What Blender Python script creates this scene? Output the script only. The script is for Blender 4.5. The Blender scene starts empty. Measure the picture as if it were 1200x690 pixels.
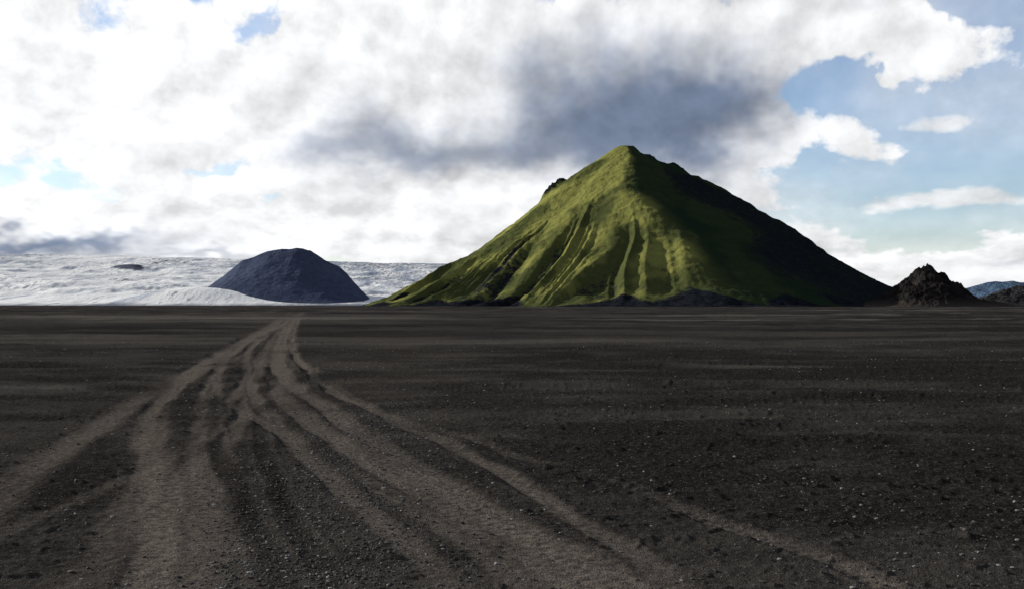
import bpy, bmesh, math
import numpy as np
from mathutils import Vector
R = math.radians
rng = np.random.default_rng(7)
scene = bpy.context.scene
scene.view_settings.view_transform = 'Standard'
scene.view_settings.look = 'None'
scene.view_settings.exposure = 0

# ------------------------------------------------------------------ noise
_p = np.arange(256); rng.shuffle(_p); PERM = np.concatenate([_p, _p])
_a = rng.random(256) * 2 * np.pi
GX, GY = np.cos(_a), np.sin(_a)
def perlin(x, y):
    xi = np.floor(x).astype(np.int64); yi = np.floor(y).astype(np.int64)
    xf = x - xi; yf = y - yi
    u = xf*xf*xf*(xf*(xf*6-15)+10); v = yf*yf*yf*(yf*(yf*6-15)+10)
    def g(ix, iy, dx, dy):
        h = PERM[PERM[ix & 255] + (iy & 255)]
        return GX[h]*dx + GY[h]*dy
    a = g(xi, yi, xf, yf); b = g(xi+1, yi, xf-1, yf)
    c = g(xi, yi+1, xf, yf-1); d = g(xi+1, yi+1, xf-1, yf-1)
    return 1.5*((a*(1-u)+b*u)*(1-v) + (c*(1-u)+d*u)*v)
def fbm(x, y, o=4, gain=.5):
    s = 0; a = 1; t = 0
    for i in range(o):
        s = s + a*perlin(x*2**i+17.3*i, y*2**i-9.1*i); t += a; a *= gain
    return s/t
def ridged(x, y, o=4, gain=.5):
    s = 0; a = 1; t = 0
    for i in range(o):
        s = s + a*(1-2*np.abs(perlin(x*2**i+7.3*i, y*2**i+3.1*i))); t += a; a *= gain
    return s/t
def sstep(a, b, x):
    t = np.clip((x-a)/(b-a), 0, 1); return t*t*(3-2*t)

# ------------------------------------------------------------------ mesh helpers
def grid_mesh(name, X, Y, Z, mat, attrs=None, wrap=False, smooth=True):
    n, m = X.shape
    co = np.stack([X, Y, Z], -1).reshape(-1, 3).astype(np.float32)
    idx = np.arange(n*m).reshape(n, m)
    if wrap: idx = np.concatenate([idx, idx[:, :1]], 1)
    q = np.stack([idx[:-1, :-1], idx[:-1, 1:], idx[1:, 1:], idx[1:, :-1]], -1).reshape(-1, 4)
    me = bpy.data.meshes.new(name)
    me.vertices.add(len(co)); me.vertices.foreach_set('co', co.ravel())
    me.loops.add(q.size); me.loops.foreach_set('vertex_index', q.ravel().astype(np.int32))
    me.polygons.add(len(q))
    me.polygons.foreach_set('loop_start', (np.arange(len(q))*4).astype(np.int32))
    me.polygons.foreach_set('use_smooth', np.full(len(q), smooth))
    me.update(calc_edges=True)
    if me.polygons[len(q)//2].normal.z < 0:
        me.flip_normals()
    if attrs is not None:
        at = me.color_attributes.new('mask', 'FLOAT_COLOR', 'POINT')
        c = np.ones((n*m, 4), np.float32)
        for i, a in enumerate(attrs): c[:, i] = np.clip(a, 0, 1).ravel()
        at.data.foreach_set('color', c.ravel())
    me.materials.append(mat)
    ob = bpy.data.objects.new(name, me); scene.collection.objects.link(ob)
    return ob

class NT:
    def __init__(s, tree): s.t = tree; s.n = tree.nodes; s.l = tree.links
    def put(s, sock, v):
        if isinstance(v, bpy.types.NodeSocket): s.l.new(v, sock)
        elif isinstance(v, (tuple, list)) and len(v) == 3 and sock.type == 'RGBA': sock.default_value = (*v, 1)
        else: sock.default_value = v
    def m(s, op, a, b=0, c=None, clamp=False):
        n = s.n.new('ShaderNodeMath'); n.operation = op; n.use_clamp = clamp
        s.put(n.inputs[0], a); s.put(n.inputs[1], b)
        if c is not None: s.put(n.inputs[2], c)
        return n.outputs[0]
    def v(s, op, a, b=(0, 0, 0)):
        n = s.n.new('ShaderNodeVectorMath'); n.operation = op
        s.put(n.inputs[0], a); s.put(n.inputs[1], b)
        return n.outputs['Value'] if op in ('DOT_PRODUCT', 'LENGTH') else n.outputs[0]
    def comb(s, x, y, z=0):
        n = s.n.new('ShaderNodeCombineXYZ'); s.put(n.inputs[0], x); s.put(n.inputs[1], y); s.put(n.inputs[2], z); return n.outputs[0]
    def sep(s, v):
        n = s.n.new('ShaderNodeSeparateXYZ'); s.put(n.inputs[0], v); return n.outputs
    def noise(s, vec, scale, detail=6, rough=.55, dist=0, out=0):
        n = s.n.new('ShaderNodeTexNoise'); s.put(n.inputs['Vector'], vec)
        n.inputs['Scale'].default_value = scale; n.inputs['Detail'].default_value = detail
        n.inputs['Roughness'].default_value = rough; n.inputs['Distortion'].default_value = dist
        return n.outputs[out]
    def voro(s, vec, scale, feature='F1', rnd=1):
        n = s.n.new('ShaderNodeTexVoronoi'); n.feature = feature; s.put(n.inputs['Vector'], vec)
        n.inputs['Scale'].default_value = scale; n.inputs['Randomness'].default_value = rnd
        return n.outputs
    def ss(s, x, a, b, lo=0, hi=1, kind='SMOOTHSTEP'):
        n = s.n.new('ShaderNodeMapRange'); n.interpolation_type = kind
        s.put(n.inputs[0], x); s.put(n.inputs[1], a); s.put(n.inputs[2], b)
        n.inputs[3].default_value = lo; n.inputs[4].default_value = hi
        return n.outputs[0]
    def mix(s, f, a, b, mode='MIX'):
        n = s.n.new('ShaderNodeMix'); n.data_type = 'RGBA'; n.blend_type = mode; n.clamp_factor = True
        s.put(n.inputs[0], f); s.put(n.inputs[6], a); s.put(n.inputs[7], b)
        return n.outputs[2]
    def bump(s, h, strength, dist, nrm=None):
        n = s.n.new('ShaderNodeBump'); n.inputs['Strength'].default_value = strength
        n.inputs['Distance'].default_value = dist; s.put(n.inputs['Height'], h)
        if nrm is not None: s.l.new(nrm, n.inputs['Normal'])
        return n.outputs[0]
def new_mat(name, rough=.95, spec=.15):
    m = bpy.data.materials.new(name); m.use_nodes = True
    t = NT(m.node_tree); b = t.n['Principled BSDF']
    b.inputs['Roughness'].default_value = rough
    b.inputs['Specular IOR Level'].default_value = spec
    return m, t, b
def geo_pos(t): return t.n.new('ShaderNodeNewGeometry').outputs['Position']
def mask_attr(t):
    a = t.n.new('ShaderNodeAttribute'); a.attribute_name = 'mask'
    s = t.n.new('ShaderNodeSeparateColor'); t.l.new(a.outputs['Color'], s.inputs[0]); return s.outputs

# ------------------------------------------------------------------ sun
SUN_EL, SUN_AZ = 19.5, -63.0      # azimuth clockwise from +Y (view direction)
sv = Vector((math.sin(R(SUN_AZ))*math.cos(R(SUN_EL)), math.cos(R(SUN_AZ))*math.cos(R(SUN_EL)), math.sin(R(SUN_EL))))
sl = bpy.data.lights.new('sun', 'SUN'); sl.energy = 5.0; sl.angle = R(.5); sl.color = (1, .95, .86)
so = bpy.data.objects.new('sun', sl); scene.collection.objects.link(so)
so.rotation_euler = sv.to_track_quat('Z', 'Y').to_euler(); so.location = (-200, 70, 90)

# ------------------------------------------------------------------ world sky with clouds
w = bpy.data.worlds.new('World'); scene.world = w; w.use_nodes = True
T = NT(w.node_tree); T.n.clear()
out = T.n.new('ShaderNodeOutputWorld')
sky = T.n.new('ShaderNodeTexSky'); sky.sky_type = 'NISHITA'; sky.sun_disc = False
sky.sun_elevation = R(SUN_EL); sky.sun_rotation = R(SUN_AZ % 360)
sky.air_density = 1.0; sky.dust_density = .3; sky.ozone_density = 2.5
bg1 = T.n.new('ShaderNodeBackground'); T.l.new(T.mix(1, sky.outputs[0], (.98, .98, 1.06), 'MULTIPLY'), bg1.inputs[0]); bg1.inputs[1].default_value = .14
D = T.n.new('ShaderNodeTexCoord').outputs['Generated']
dx, dy, dz = T.sep(D)
DEG = 57.29578
az = T.m('MULTIPLY', T.m('ARCTAN2', dx, dy), DEG)
el = T.m('MULTIPLY', T.m('ARCSINE', dz), DEG)
lz = T.m('MULTIPLY', T.m('LOGARITHM', T.m('ADD', T.m('MAXIMUM', dz, 0), .14), math.e), .40)
P = T.comb(dx, dy, lz)
warp = T.v('SUBTRACT', T.noise(P, 8, 4, .6, out=1), (.5, .5, .5))
AE = T.v('ADD', T.comb(az, el), T.v('MULTIPLY', warp, (15, 8, 0)))
AEf = T.v('ADD', T.comb(az, el), T.v('MULTIPLY', warp, (9, 2.0, 0)))
def blobs(lst, start=0.0, vec=None):
    acc = start
    for (a, e, ra, re, amp) in lst:
        q = T.v('MULTIPLY', T.v('SUBTRACT', vec or AE, (a, e, 0)), (1/ra, 1/re, 0))
        g = T.m('EXPONENT', T.m('MULTIPLY', T.v('DOT_PRODUCT', q, q), -1))
        acc = T.m('MULTIPLY_ADD', g, amp, acc)
    return acc
n1 = T.noise(P, 10, 8, .58, .1)
n1s = T.noise(T.v('ADD', P, (-.012, .0, .020)), 10, 5, .58, .1)
n2 = T.noise(T.v('ADD', P, (3.1, 1.7, .4)), 5, 4, .55)
N1 = T.m('SUBTRACT', n1, .5); N2 = T.m('SUBTRACT', n2, .5)
cover = blobs([(-18, 11, 22, 8, .85), (-4, 14, 12, 6, .4), (4, 10.5, 13, 5, .95), (13, 15.5, 9, 3, .7), (22, 13.8, 8, 1.6, .6),
               (-19, 3.6, 16, 1.8, .7), (-5, 4, 8, 3, .5), (12, 10, 6.5, 2.6, .5),
               (22, 1.8, 7, 2.2, .85), (17, 8.6, 5, .9, .3), (-22, 7.5, 6, 1.5, .15),
               (21, 6.5, 8, 2.6, -.6), (27, 17, 6, 2.6, -1.0), (-13, 15.2, 1.8, 2.0, -.9), (-24, 17.2, 6, 1.0, -.8),
               (-21, 6.8, 7, .7, -.6), (19, 11.3, 6, 1.2, -.65)], .14)
thin = blobs([(23.2, 5.5, 5.2, .5, 1.1), (14, 5.4, 1.8, .3, .8), (24, 9.6, 2.4, .6, .9), (16.5, 7.6, 5, .5, .5), (21, 12, 6, .5, .3)], 0.0, AEf)
lid = T.m('MAXIMUM', T.ss(el, 18, 25), T.ss(T.m('ABSOLUTE', az), 32, 50))    # unseen dark overcast overhead and behind, added to cut ambient light
cov = T.m('ADD', T.m('MULTIPLY_ADD', N1, 3.0, cover), T.m('MULTIPLY_ADD', N2, 1.2, T.m('MULTIPLY', lid, .7)))
alpha = T.ss(cov, .18, .60)
thinA = T.m('MULTIPLY', T.ss(T.m('MULTIPLY_ADD', N1, 2.0, thin), .25, .9), .85)
alpha = T.m('MAXIMUM', alpha, thinA)
veil = T.ss(n2, .35, .72, .08, .50)
alpha = T.m('MAXIMUM', alpha, veil)
alpha = T.m('MAXIMUM', alpha, T.ss(el, 0, 6, .60, .08))
dark = blobs([(6, 12.4, 7.5, 3.8, .92), (12, 10.6, 6, 2.6, .72), (-3, 9.3, 8, 2.1, .56), (-10, 8.4, 6, 1.4, .32), (5, 8.3, 9, 2, .35),
              (-27, 3.2, 8, .8, 1.0), (-19, 2.0, 9, .5, .5), (27, 1.6, 4, .6, .4), (18, 15.4, 7, .8, .3), (-2, 13.6, 5, 1.4, .22),
              (-17, 12, 5, 1.5, .2), (-24, 9, 4, 1, .2)], -.02)
dark = T.m('ADD', T.m('MULTIPLY_ADD', N1, .9, dark), T.m('MULTIPLY', N2, .7))
dk = T.ss(dark, -.05, 1.2)
ccol = T.mix(dk, (.96, .965, .975), (.18, .23, .335))
ccol = T.mix(T.m('MULTIPLY', lid, .93), ccol, T.mix(n1, (.08, .10, .14), (.30, .33, .38)))
rel = T.m('MULTIPLY', T.m('SUBTRACT', n1s, n1), T.ss(dk, .2, .9, 2.8, 2.1))
relief = T.ss(rel, -.45, .45, 1.20, .70, 'LINEAR')
sunny = T.ss(T.v('DOT_PRODUCT', D, tuple(sv)), .3, 1, .99, 1.2)
sc = T.v('SCALE', ccol)
T.l.new(T.m('MULTIPLY', relief, sunny), sc.node.inputs['Scale'])
bg2 = T.n.new('ShaderNodeBackground'); T.l.new(sc, bg2.inputs[0]); bg2.inputs[1].default_value = 1
ms = T.n.new('ShaderNodeMixShader'); T.l.new(alpha, ms.inputs[0]); T.l.new(bg1.outputs[0], ms.inputs[1]); T.l.new(bg2.outputs[0], ms.inputs[2])
T.l.new(ms.outputs[0], out.inputs[0])

# ------------------------------------------------------------------ camera
CAM_H = 1.7; F = 1167.0
cd = bpy.data.cameras.new('camera'); cam = bpy.data.objects.new('camera', cd); scene.collection.objects.link(cam)
cam.location = (0, 0, CAM_H); cam.rotation_euler = (R(90), 0, 0)
cd.lens = 35; cd.sensor_width = 36; cd.shift_y = .0100; cd.clip_start = .1; cd.clip_end = 80000
scene.camera = cam

# ------------------------------------------------------------------ ground & wheel tracks
# each track: (bearing, dip) pairs of the wheel path on the plain, half width (m), light, dark, depth, tread
TR = [
 ([(352,366),(330,380),(298,393),(232,430),(192,470),(178,520),(186,600),(178,720)], .18, 1.0, 0, .006, 0),
 ([(352,366),(330,380),(300,395),(258,430),(238,470),(230,520),(238,600),(232,720)], .12, .8, 0, .004, 0),
 ([(353,366),(338,380),(300,410),(262,440),(250,480),(262,540),(300,620),(345,720)], .10, 0, .9, .010, 1),
 ([(353,366),(338,380),(330,400),(325,440),(330,470),(400,520),(540,605),(730,720)], .18, 1.0, 0, .006, 0),
 ([(353,366),(338,384),(325,405),(330,440),(375,475),(500,560),(640,640),(800,722)], .18, 1.0, 0, .007, 1),
 ([(356,366),(340,384),(337,410),(380,445),(455,492),(560,540),(680,610),(840,720)], .11, .8, 0, .007, 0),
 ([(356,366),(342,390),(350,425),(430,480),(545,517),(700,562),(880,625),(1120,722)], .10, .8, .0, .018, 1),
 ([(352,366),(310,385),(270,410),(190,453),(130,490),(60,535),(0,580),(-130,680)], .22, .7, 0, .006, 0),
 ([(352,366),(330,384),(310,410),(292,440),(262,480),(215,560),(150,720)], .12, .7, 0, .004, 0),
 ([(345,366),(318,384),(290,410),(290,440),(302,480),(312,540),(350,620),(420,720)], .09, 0, .8, .010, 1),
 ([(345,366),(318,384),(292,410),(288,440),(300,470),(350,530),(430,600),(560,720)], .12, .75, 0, .004, 0),
 ([(340,366),(312,384),(262,420),(215,450),(170,490),(165,560),(120,640),(60,720)], .14, .65, 0, .004, 0),
 ([(353,366),(345,390),(344,425),(325,455),(262,500),(180,545),(60,600),(-120,680)], .10, .35, 0, .004, 0),
 ([(353,366),(336,384),(318,410),(300,440),(285,480),(262,540),(268,620),(290,720)], .12, .55, 0, .004, 0),
 ([(350,366),(322,386),(285,415),(255,440),(262,470),(330,510),(470,590),(660,720)], .10, .6, 0, .004, 0),
]
def make_curve(pts):
    p = np.array(pts, float); q = p[:, 1]-357; t = (p[:, 0]-600)/F
    qq = np.linspace(q[0], q[-1], 3000)
    uu = np.interp(qq, q, np.arange(len(q)))
    i = np.clip(uu.astype(int), 0, len(q)-2)
    h = q[1:]-q[:-1]; s = (t[1:]-t[:-1])/h
    m = np.empty(len(q)); m[0] = s[0]; m[-1] = s[-1]; m[1:-1] = (s[1:]*h[:-1]+s[:-1]*h[1:])/(h[1:]+h[:-1])
    f = (qq-q[i])/h[i]
    tt = (2*f**3-3*f**2+1)*t[i]+(f**3-2*f**2+f)*h[i]*m[i]+(-2*f**3+3*f**2)*t[i+1]+(f**3-f**2)*h[i]*m[i+1]
    d = CAM_H*F/qq; x = tt*d
    d, x = d[::-1], x[::-1]
    sl = np.gradient(x, d)
    arc = np.concatenate([[0], np.cumsum(np.hypot(np.diff(x), np.diff(d)))])
    return d, x, sl, arc
CURVES = [(make_curve(a), *b) for a, *b in TR]

def ground_fields(x, y):
    light = np.zeros_like(x); darkm = np.zeros_like(x); dz = np.zeros_like(x)
    wob = .06*perlin(x*.7, y*.7)
    patch = .55+1.0*fbm(x*.55+4, y*.28, 4, .6)
    for k, ((d, cx, slp, arc), hw, L, Dk, dep, tread) in enumerate(CURVES):
        inside = (y > d[0]) & (y < d[-1])
        hw = hw*(1+.010*np.clip(y-15, 0, 60))
        lat = (x-np.interp(y, d, cx)+wob)/np.sqrt(1+np.interp(y, d, slp)**2)
        lat = np.where(inside, lat, 99.)
        u = np.abs(lat)/hw
        prof = np.exp(-np.minimum(u, 5)**4)
        soft = np.exp(-np.minimum(u/1.4, 5)**2)
        berm = np.exp(-((np.minimum(u, 6)-1.45)/.35)**2)
        pk = np.clip(patch+.28+.8*perlin(x*.3+k*3.3, y*.13+k*7.7), .06, 1)
        light = 1-(1-light)*(1-L*(.4*soft+.6*prof)*pk)
        darkm = 1-(1-darkm)*(1-Dk*prof*np.clip(patch+.2, .1, 1)*sstep(15, 10, y))
        dz += (-dep*prof + dep*.6*berm*(1+.8*perlin(x*5, y*5)))*pk
        darkm = np.maximum(darkm, .2*berm*np.clip(perlin(x*3, y*1.5)+.3, 0, 1))
        if tread:
            s = np.interp(y, d, arc)
            near = np.clip((26-y)/10, 0, 1)
            tz = np.clip(np.sin(2*np.pi*(s+np.abs(lat)*.7)/.13)*2, -1, 1)
            dz += .005*tz*prof*near*np.clip(patch*1.5-.3, 0, 1)
            light += .10*tz*prof*near*(.5*L+.2)
    bed = np.exp(-((x+1.55+.08*(y-7)*1.05)/(1.3+.05*y))**2)*np.clip(1.2-y/60, 0, 1)
    light = np.maximum(light, .18*bed*np.clip(patch+.3, 0, 1))
    light = light*(1-.6*sstep(60, 160, y))
    return np.clip(light, 0, 1), np.clip(darkm, 0, 1), dz, bed

def ground_h(x, y, full=False):
    r = np.hypot(x, y)
    light, dark, dz, bed = ground_fields(x, y)
    xw = x+4*perlin(x*.04, y*.06); yw = y+2.5*fbm(x*.05+31, y*.05, 2)
    fr = ridged(xw*.07+3, yw*.34, 4, .55)
    off = 1-.8*np.clip(light*1.3+bed*.4, 0, 1)
    h = .105*fr*off*sstep(4, 14, r)
    h += .18*np.clip(ridged(xw*.03+8, yw*.12, 3, .5)-.40, 0, 1)*off*sstep(14, 30, r)
    h += .034*fbm(x*1.1, y*1.3, 4, .6)*off
    near = np.clip(1.4-r/28, 0, 1)
    h += .016*fbm(x*7, y*7, 4, .7)*near*(.3+.7*off)
    cl = np.clip(fbm(x*4.1+9, y*4.1, 3, .65)-.20, 0, 1)
    h += .08*cl*off*np.clip(1.3-r/60, 0, 1)
    h += .35*fbm(x*.012, y*.03, 3, .5)*sstep(30, 120, r)*np.clip(1-r/4000, 0, 1)
    h += dz
    if full: return h, light, dark, np.clip(.5+.5*fr, 0, 1)
    return h

ang = np.concatenate([np.arange(-180, -34, 2.0), np.arange(-34, 34.001, .058), np.arange(36, 180, 2.0)])
rad = [.02, .5, 1, 1.6, 2.2, 2.8, 3.3]
while rad[-1] < 45000:
    d = rad[-1]; rad.append(d+min(max(.0033*d, .00042*d*d), .05*d) if d > 4.2 else d+.03)
rad = np.array(rad)
A, RR = np.meshgrid(R(1)*ang, rad)
X = RR*np.sin(A); Y = RR*np.cos(A)
Z, Lm, Dm, Cl = ground_h(X, Y, True)
# broad tonal patches computed once per vertex (damp / dry sand, silt bars across the far plain, painted glare band on the left)
YW = Y+12*fbm(X*.008+50, Y*.01, 3)
tone = .7*fbm(X*.05, YW*.10, 5, .65)+.55*fbm(X*.35+7, Y*.7, 3, .6)*sstep(60, 20, RR)
farr = sstep(22, 70, RR)
silt_glare = sstep(.14, .40, fbm(X*.010+3, YW*.055, 5, .62))*farr*sstep(9000, 1200, RR)
silt2 = sstep(.20, .42, fbm(X*.0030+13, Y*.020, 5, .6))*sstep(150, 350, RR)*sstep(9000, 2500, RR)
left_glare = np.exp(-((YW-135)/38)**2)*sstep(10, -35, X)*np.clip(.55+1.2*fbm(X*.02, YW*.12, 4, .6), 0, 1)  # pale glare band on the left, painted into the ground colour
lb2 = np.exp(-((Y-20-.05*X)/1.2)**2)*sstep(-7.5, -9, X)*np.clip(.5+1.4*fbm(X*.3, Y*.8, 4, .6), 0, 1)
rb = np.exp(-((Y-26-.02*X+1.0*fbm(X*.1, Y*.1, 2))/.35)**2)*sstep(0, 2, X)*np.clip(.4+1.4*fbm(X*.25, Y*.5, 3, .6), 0, 1)
silt_glare = np.clip(.8*silt_glare+.65*silt2+.9*left_glare+.7*lb2+.6*rb, 0, 1)
tonem = np.clip(.47+1.05*tone-.10*sstep(0, 8, X)*sstep(30, 12, Y), 0, 1)

m, t, b = new_mat('black_sand', 1.0, 0.0)
pos = geo_pos(t)
at = t.n.new('ShaderNodeAttribute'); at.attribute_name = 'mask'
sepc = t.n.new('ShaderNodeSeparateColor'); t.l.new(at.outputs['Color'], sepc.inputs[0]); ch = sepc.outputs
at2 = t.n.new('ShaderNodeAttribute'); at2.attribute_name = 'tone'
sepd = t.n.new('ShaderNodeSeparateColor'); t.l.new(at2.outputs['Color'], sepd.inputs[0]); ch2 = sepd.outputs
fine = t.noise(pos, 13, 5, .74)
grit = t.noise(pos, 90, 1, .7)
tn = t.m('MULTIPLY_ADD', t.m('SUBTRACT', fine, .5), .5, ch2[0])
base = t.mix(t.ss(tn, .25, .8), (.0185, .0175, .0170), (.064, .058, .053))
base = t.mix(t.ss(fine, .45, .75, 0, .8), base, (.084, .076, .070))
trk = t.mix(t.ss(fine, .3, .7), (.108, .092, .080), (.235, .202, .175))
lf = t.m('MULTIPLY', ch[0], t.ss(fine, .3, .6, .6, 1.05))
base = t.mix(t.m('MULTIPLY', ch2[1], .68), base, (.20, .185, .17))
col = t.mix(lf, base, trk)
col = t.mix(t.m('MULTIPLY', ch[1], .75), col, (.012, .011, .0105))
vo = t.voro(pos, 50)
vcs = t.n.new('ShaderNodeSeparateColor'); t.l.new(vo['Color'], vcs.inputs[0])
peb = t.m('MULTIPLY', t.ss(vo['Distance'], .45, .25), t.ss(vcs.outputs[0], .60, .70))
col = t.mix(t.m('MULTIPLY', peb, .7), col, t.mix(vcs.outputs[1], (.035, .032, .030), (.24, .23, .22)))
col = t.mix(t.ss(grit, .35, .7, 0, .5), col, (.012, .011, .0105))
t.l.new(col, b.inputs['Base Color'])
hgt = t.m('ADD', t.m('MULTIPLY', fine, .5), t.m('ADD', t.m('MULTIPLY', grit, .14), t.m('MULTIPLY', peb, .12)))
t.l.new(t.bump(hgt, 1.0, .10), b.inputs['Normal'])
ground = grid_mesh('ground', X, Y, Z, m, [Lm, Dm, Cl], wrap=True)
at = ground.data.color_attributes.new('tone', 'FLOAT_COLOR', 'POINT')
c = np.ones((X.size, 4), np.float32); c[:, 0] = tonem.ravel(); c[:, 1] = silt_glare.ravel()
at.data.foreach_set('color', c.ravel())

# gravel: one mesh of loose stones
bm = bmesh.new(); bmesh.ops.create_icosphere(bm, subdivisions=1, radius=1)
bm.verts.ensure_lookup_table()
iv = np.array([v.co[:] for v in bm.verts]); iff = np.array([[v.index for v in f.verts] for f in bm.faces]); bm.free()
def stones(name, px, py, size, mat):
    n = len(px); k = len(iv)
    gz = ground_h(px, py)
    j = iv[None]*(1+.55*(rng.random((n, k, 1))-.5))
    sc = size[:, None]*np.stack([1+.5*rng.random(n), .7+.5*rng.random(n), .45+.35*rng.random(n)], 1)
    j = j*sc[:, None, :]
    a = rng.random(n)*6.283; c, s = np.cos(a)[:, None], np.sin(a)[:, None]
    x = j[..., 0]*c-j[..., 1]*s+px[:, None]; y = j[..., 0]*s+j[..., 1]*c+py[:, None]
    z = j[..., 2]+gz[:, None]+.15*size[:, None]
    co = np.stack([x, y, z], -1).reshape(-1, 3)
    fc = (iff[None]+(np.arange(n)*k)[:, None, None]).reshape(-1, 3)
    me = bpy.data.meshes.new(name); me.from_pydata(co.tolist(), [], fc.tolist()); me.materials.append(mat)
    ob = bpy.data.objects.new(name, me); scene.collection.objects.link(ob); return ob
m, t, b = new_mat('gravel_stone', .8, .3)
isl = t.n.new('ShaderNodeNewGeometry').outputs['Random Per Island']
c = t.mix(isl, (.022, .020, .019), (.085, .078, .072))
c = t.mix(t.ss(isl, .84, .92), c, (.32, .31, .30))
c = t.mix(t.ss(t.noise(geo_pos(t), 60, 2), .35, .7, 0, .5), c, (.02, .018, .017))
t.l.new(c, b.inputs['Base Color'])
n = 34000
yy = 4.8+(rng.random(n)**1.8)*40
tt = (rng.random(n)-.5)*1.15
den = np.clip(fbm(tt*yy*.5, yy*.35, 3)+.55, .1, 1)
l_, d_, _, bd = ground_fields(tt*yy, yy)
keep = rng.random(n) < den*(1-.8*l_)
px_ = [(tt*yy)[keep]]; py_ = [yy[keep]]; sz_ = [(.003+.010*rng.random(n)**4*1.5+yy*.0002)[keep]]
n = 20000
yy = 4.9+(rng.random(n)**1.5)*12; xx = -1.4-.085*(yy-7)+rng.normal(0, .6, n)
l_, d_, _, bd = ground_fields(xx, yy); keep = (rng.random(n) < 1-.8*l_)
px_.append(xx[keep]); py_.append(yy[keep]); sz_.append((.0035+.010*rng.random(n)**3)[keep])
stones('gravel', np.concatenate(px_), np.concatenate(py_), np.concatenate(sz_), m)

# ------------------------------------------------------------------ mountain
CX, CY = 150., 1300.
Lp = np.array([(0,208),(10,207),(20,203),(39,190),(61,177),(95,152),(111,138),(150,108),(184,84),(228,56),(273,31),(317,10),(351,0),(420,-8)], float)
Rp = np.array([(0,208),(8,206),(17,199),(28,193),(61,181),(84,166),(128,145),(161,121),(184,104),(212,84),(239,61),(273,41),(306,25),(345,3),(420,-8)], float)
Fp = np.array([(0,208),(10,206),(26,197),(60,175),(110,140),(160,106),(210,72),(250,44),(290,18),(335,1),(420,-8)], float)
na, nr = 1700, 440
th = np.linspace(-np.pi, np.pi, na, endpoint=False)       # 0 = towards the viewer, + to the right
rr = np.concatenate([[.01], np.linspace(1, 400, nr)])
TH, RD = np.meshgrid(th, rr)
ux, uy = np.sin(TH), -np.cos(TH)
wx = ux*RD; wy = uy*RD
THw = TH+.09*fbm(wx*.007+5, wy*.007, 2)*sstep(20, 120, RD)
ridge_th = R(-3)+.18*sstep(120, 280, RD)-.08*sstep(40, 100, RD)*sstep(190, 120, RD)
s = .965+.23*np.exp(-np.sqrt((THw-ridge_th)**2+.002)/.42) + .04*np.exp(-np.abs(THw+R(55))/.25) + .10*np.exp(-np.abs(THw-R(58))/.22)*sstep(60, 160, RD)
s = 1+(s-1)*sstep(3, 30, RD)
s = np.where(np.abs(TH) > R(75), 1+(s-1)*np.clip((R(100)-np.abs(TH))/R(25), 0, 1), s)
q = RD/s
wl = np.clip(-ux, 0, 1)**2; wr = np.clip(ux, 0, 1)**2; wf = 1-wl-wr
H = wl*np.interp(q, Lp[:, 0], Lp[:, 1])+wr*np.interp(q, Rp[:, 0], Rp[:, 1])+wf*np.interp(q, Fp[:, 0], Fp[:, 1])
env = sstep(25, 110, RD)*sstep(400, 300, RD)
leftw = sstep(R(20), R(-20), TH)
# facetted spurs: each starts at its own height and widens down the slope
THs = THw+.24*perlin(np.sin(TH)*3.1+2.2, np.cos(TH)*3.1+4)+.0009*(RD-200)*perlin(np.sin(TH)*6+8, np.cos(TH)*6)
start = 212-25*leftw+110*perlin(np.sin(TH)*7+1, np.cos(TH)*7)
low = sstep(0, 85, RD-start)
def angn(f, off, rs, w=None):
    a = THs if w is None else w
    return perlin(np.sin(a)*f+off+RD*rs, np.cos(a)*f-off)
g1 = angn(3.2, 3.3, .0012, THw)
g2 = 1-np.abs(angn(8.0, 8.1, .003))*2.2
g3 = 1-np.abs(angn(19, 1.7, .006))*2.0
lowc = sstep(10, 90, RD-start)
ampv = np.clip(.65+1.3*perlin(np.sin(TH)*5+9, np.cos(TH)*5+3), .15, 1.2)
gul = 7*g1*env+11*ampv*(g2-.45)*env*low*(.25+.75*leftw)+4*(g3-.5)*env*lowc*(.3+.7*leftw)
rough = 9*fbm(wx*.010+.7, wy*.010, 5, .52)*env+1.6*fbm(wx*.09, wy*.09, 4, .6)*sstep(0, 40, RD)
H = H+gul*sstep(-6, 24, H+4)+rough*sstep(-6, 15, H+4)
H += .6*np.sin(H*.55+wx*.10+4*perlin(wx*.02, wy*.02))*sstep(40, 120, RD)*sstep(20, 60, H)*(.4+.6*np.clip(perlin(wx*.02+7, wy*.02)+.5, 0, 1))
def crag(dx_, dy_, rx, ry, amp):
    g = np.exp(-(((wx-dx_)/rx)**2+((wy-dy_)/ry)**2)**1.5)
    return g*amp*(.75+.9*ridged(wx*.11, wy*.11, 4, .6)), g
rock_shade = np.zeros_like(H)
for a in [(-99, 5, 14, 20, 9), (-84, 5, 7, 12, 4), (-6, 0, 14, 12, 1.0), (11, 0, 6, 9, 2.0), (30, -2, 8, 14, 3), (66, -4, 12, 20, 4), (90, -6, 9, 18, 2.5), (130, -10, 10, 20, 2.5)]:
    dh, g = crag(*a); H += dh; rock_shade = np.maximum(rock_shade, g*(.9 if abs(a[0]) > 20 else .3))
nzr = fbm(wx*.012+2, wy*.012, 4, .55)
right_rock_shade = sstep(R(14), R(38), THw+.25*nzr)*(1-sstep(R(56), R(82), THw+.4*nzr)*.85)*sstep(20, 90, RD)  # rocky right face, with shadow-side darkening painted in
rock_shade = np.maximum(rock_shade, .60*right_rock_shade)
groove = np.clip(.55-g2*.6+(.5-g3)*.2, 0, 1)*env*low  # gully bottoms: dark soil plus painted spur shadows
rock_shade = np.maximum(rock_shade, groove*.68*(.4+.6*leftw))
rock_shade = np.maximum(rock_shade, .8*sstep(17, 2, H+16*perlin(wx*.02, wy*.02)))
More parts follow.
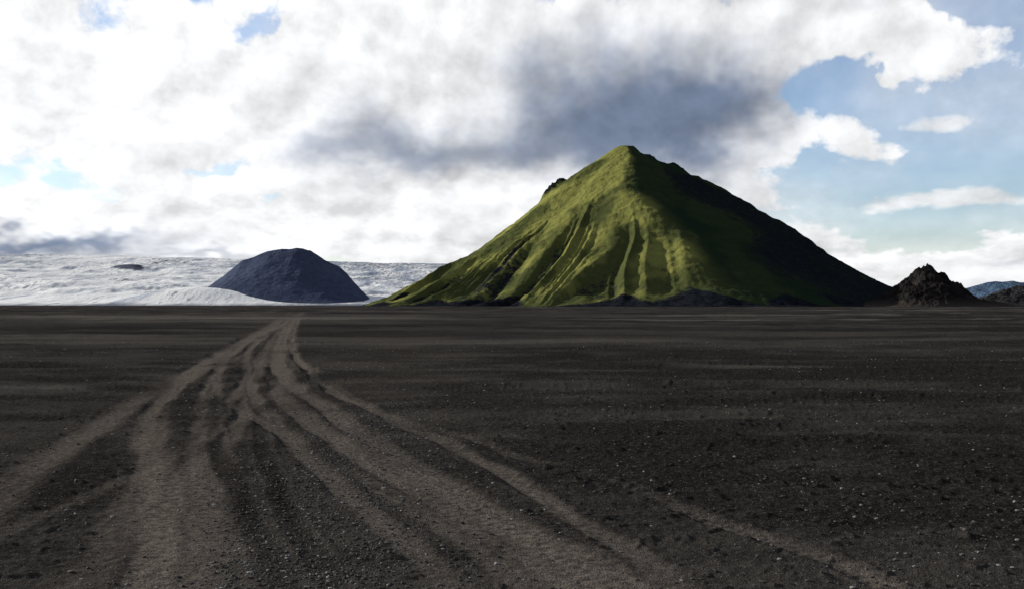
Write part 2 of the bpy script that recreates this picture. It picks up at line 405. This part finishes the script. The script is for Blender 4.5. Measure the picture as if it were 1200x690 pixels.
fineg = np.clip(.56+1.3*fbm(wx*.016, wy*.016, 4)-.38*sstep(110, 30, H), 0, 1)
shade_paint = sstep(R(-5), R(9), THw-ridge_th*.8+.12*nzr)  # mask for shade painted on the face right of the ridge
m, t, b = new_mat('moss_slope', 1.0, .0)
pos = geo_pos(t); ch = mask_attr(t)
nb = t.noise(pos, .14, 6, .68)
nc = t.noise(t.v('MULTIPLY', pos, (1, 1, 3)), .9, 3, .65)
moss = t.mix(t.ss(t.m('MULTIPLY_ADD', t.m('SUBTRACT', nb, .5), .5, ch[1]), .12, .66), (.080, .098, .034), (.300, .308, .085))
moss = t.mix(t.ss(nb, .40, .70, 0, .45), moss, (.140, .122, .055))
moss = t.mix(t.ss(nc, .42, .7, 0, .45), moss, (.062, .070, .026))
moss = t.mix(t.m('MULTIPLY', ch[2], .92), moss, (.014, .030, .019))  # shaded face: shade painted into the moss colour
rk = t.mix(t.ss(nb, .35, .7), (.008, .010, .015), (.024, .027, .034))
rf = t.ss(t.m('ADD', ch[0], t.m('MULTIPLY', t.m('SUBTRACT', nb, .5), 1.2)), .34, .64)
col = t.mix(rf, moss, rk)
t.l.new(col, b.inputs['Base Color'])
t.l.new(t.bump(t.m('MULTIPLY_ADD', nc, .3, nb), .8, 3.0), b.inputs['Normal'])
grid_mesh('mountain', CX+wx, CY+wy, H, m, [rock_shade, fineg, shade_paint], wrap=True)

# ------------------------------------------------------------------ hills
def hill(name, cx, cy, prof, depth, mat, amp, freq, nx=300, ny=160, rg=.5, sharp=.9):
    p = np.array(prof, float)
    xs = np.linspace(p[0, 0]-10, p[-1, 0]+10, nx); ys = np.linspace(-depth, depth, ny)
    XX, YY = np.meshgrid(xs, ys)
    wxx = XX+.06*depth*perlin(XX*freq*.7, YY*freq*.7)
    h = np.interp(wxx, p[:, 0], p[:, 1], left=0, right=0)
    cr = np.clip(1-np.abs(YY/depth), 0, 1)**sharp
    e = np.clip(h*cr/(p[:, 1].max()*.35), 0, 1)
    base = h*cr
    hh = base+amp*e*((1-rg)*fbm(XX*freq, YY*freq, 6, .58)+rg*(ridged(XX*freq*1.3, YY*freq*1.3, 6, .58)-.45))-1.0
    return grid_mesh(name, cx+XX, cy+YY, hh, mat, [np.clip(hh/p[:, 1].max(), 0, 1)])
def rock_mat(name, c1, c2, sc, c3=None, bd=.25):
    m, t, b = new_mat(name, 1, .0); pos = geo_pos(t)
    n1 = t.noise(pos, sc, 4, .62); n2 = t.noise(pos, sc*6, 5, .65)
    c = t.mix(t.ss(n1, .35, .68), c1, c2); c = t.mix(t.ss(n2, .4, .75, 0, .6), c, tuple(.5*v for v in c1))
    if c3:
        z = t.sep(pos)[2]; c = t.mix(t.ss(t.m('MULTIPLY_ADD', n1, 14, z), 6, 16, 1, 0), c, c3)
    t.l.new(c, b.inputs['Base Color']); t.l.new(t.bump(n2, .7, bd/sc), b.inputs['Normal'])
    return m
s3 = 3.0
pf = [((px-340)*s3, (357-py)*s3) for px, py in [(200,357),(226,346),(244,335),(262,323),(276,311),(286,304),(298,301),(308,297),(320,293),(334,291),(350,290),(364,293),(375,300),(386,307),(396,311),(405,319),(416,332),(430,346),(446,357)]]
hill('dark_hill', (340-600)*s3, 3500, pf, 420, rock_mat('haze_tinted_basalt', (.066, .082, .138), (.084, .102, .164), .008, None, .07), 18, .004, rg=.3, sharp=1.1)  # aerial haze painted into the bluish base colours
s5 = .857
pf = [((px-1085)*s5, (358-py)*s5) for px, py in [(1005,358),(1020,352),(1036,345),(1047,336),(1056,329),(1064,325),(1072,317),(1080,314),(1086,309),(1093,313),(1099,319),(1106,318),(1112,326),(1122,331),(1130,341),(1140,346),(1156,350),(1178,354),(1195,358)]]
hill('rocky_outcrop', (1085-600)*s5, 1000, pf, 55, rock_mat('dark_lava_rock', (.014, .013, .013), (.042, .038, .036), .06, (.070, .058, .051)), 12, .045, 360, 200, .55)
s6 = 1.3
pf = [((px-1200)*s6, (358-py)*s6) for px, py in [(1125,358),(1150,350),(1165,345),(1178,340),(1195,336),(1215,330),(1250,326),(1300,335),(1360,350),(1400,358)]]
hill('lava_ridge', (1200-600)*s6, 1520, pf, 110, rock_mat('dark_ridge_rock', (.020, .020, .022), (.050, .048, .050), .03), 14, .03, 360, 160, .6)
s7 = 5.2
pf = [((px-1200)*s7, (358-py)*s7) for px, py in [(1090,358),(1120,345),(1140,338),(1160,333),(1190,331),(1230,333),(1300,322),(1400,330),(1500,358)]]
hill('distant_hills', (1200-600)*s7, 6100, pf, 700, rock_mat('haze_tinted_ridge', (.08, .13, .21), (.11, .16, .24), .002), 40, .002)  # distance haze painted in as blue base colour

# ------------------------------------------------------------------ glacier
ys = np.concatenate([np.linspace(2900, 7400, 620), np.linspace(7500, 12000, 20)])
tt = np.linspace(-1.3, .25, 1300)
TT, YY = np.meshgrid(tt, ys); XX = TT*YY
v = np.clip((YY-3000)/4200, 0, 1)
top = np.interp(TT, [-1.3, -.6, -.514, -.30, -.17, -.07, 0, .12, .22], [62, 60, 59, 55, 50, 48.5, 44, 20, 0])
G = 7200/F*top*(.55*v+.45*v**1.6)
fadeR = np.clip((.15-TT)*4, 0, 1)
wv = XX+250*fbm(XX*.0015, YY*.0015, 3)
big = fbm(wv*.0016, YY*.0020, 4, .5)
G = G+sstep(0, .2, v)*fadeR*(46*big*(1-.7*sstep(.8, 1, v))
     +12*(ridged(wv*.005, YY*.004, 5, .6)-.3)*np.clip(.35+1.6*fbm(XX*.0011+3, YY*.0013, 3), .05, 1)
     +5*ridged(XX*.018, YY*.014, 4, .6)*np.clip(.2+2*fbm(XX*.002+13, YY*.002, 3), .03, 1))
G = G+np.exp(-((XX+1010)/230)**2-((YY-3220)/150)**2)*50
spot = np.exp(-((TT+.386)/.017)**2-((YY-5700)/190)**2)+.7*np.exp(-((TT+.27)/.008)**2-((YY-5900)/120)**2); G += spot*26
G = np.where(YY > 7200, G-(YY-7200)*.06, G)-3+2*sstep(0, .03, v)
crev = .22+.9*fbm(XX*.0012+9, YY*.0009, 4, .6)+.6*sstep(.0, .5, v)*sstep(-.30, -.10, TT)+.25*sstep(.5, 1, v)
m, t, b = new_mat('glacier_ice', .8, .1)
pos = geo_pos(t); ch = mask_attr(t)
a1 = t.noise(t.v('MULTIPLY', pos, (.006, .0022, .006)), 1, 7, .66, .3)
a2 = t.noise(t.v('MULTIPLY', pos, (.040, .010, .03)), 1, 5, .72)
snow = t.mix(t.ss(t.m('MULTIPLY_ADD', ch[0], -.14, a1), .28, .48), (.36, .41, .50), (.96, .965, .97))
dirt = t.m('MULTIPLY', t.ss(t.m('ADD', t.m('MULTIPLY', ch[0], .16), t.m('MULTIPLY_ADD', a1, .4, a2)), .81, .95), .85)
snow = t.mix(dirt, snow, (.12, .14, .19))
foot_shade = t.ss(t.m('MULTIPLY_ADD', a1, 30, t.sep(pos)[2]), 15, 27, 1, 0)
snow = t.mix(t.m('MULTIPLY', foot_shade, .9), snow, (.08, .10, .15))  # bluish shadow line painted along the glacier foot
snow = t.mix(t.ss(t.m('MULTIPLY_ADD', a2, .5, ch[1]), .55, .75), snow, (.07, .085, .13))
t.l.new(snow, b.inputs['Base Color']); t.l.new(t.bump(a2, .6, 9), b.inputs['Normal'])
grid_mesh('glacier', XX, YY, G, m, [crev, spot])
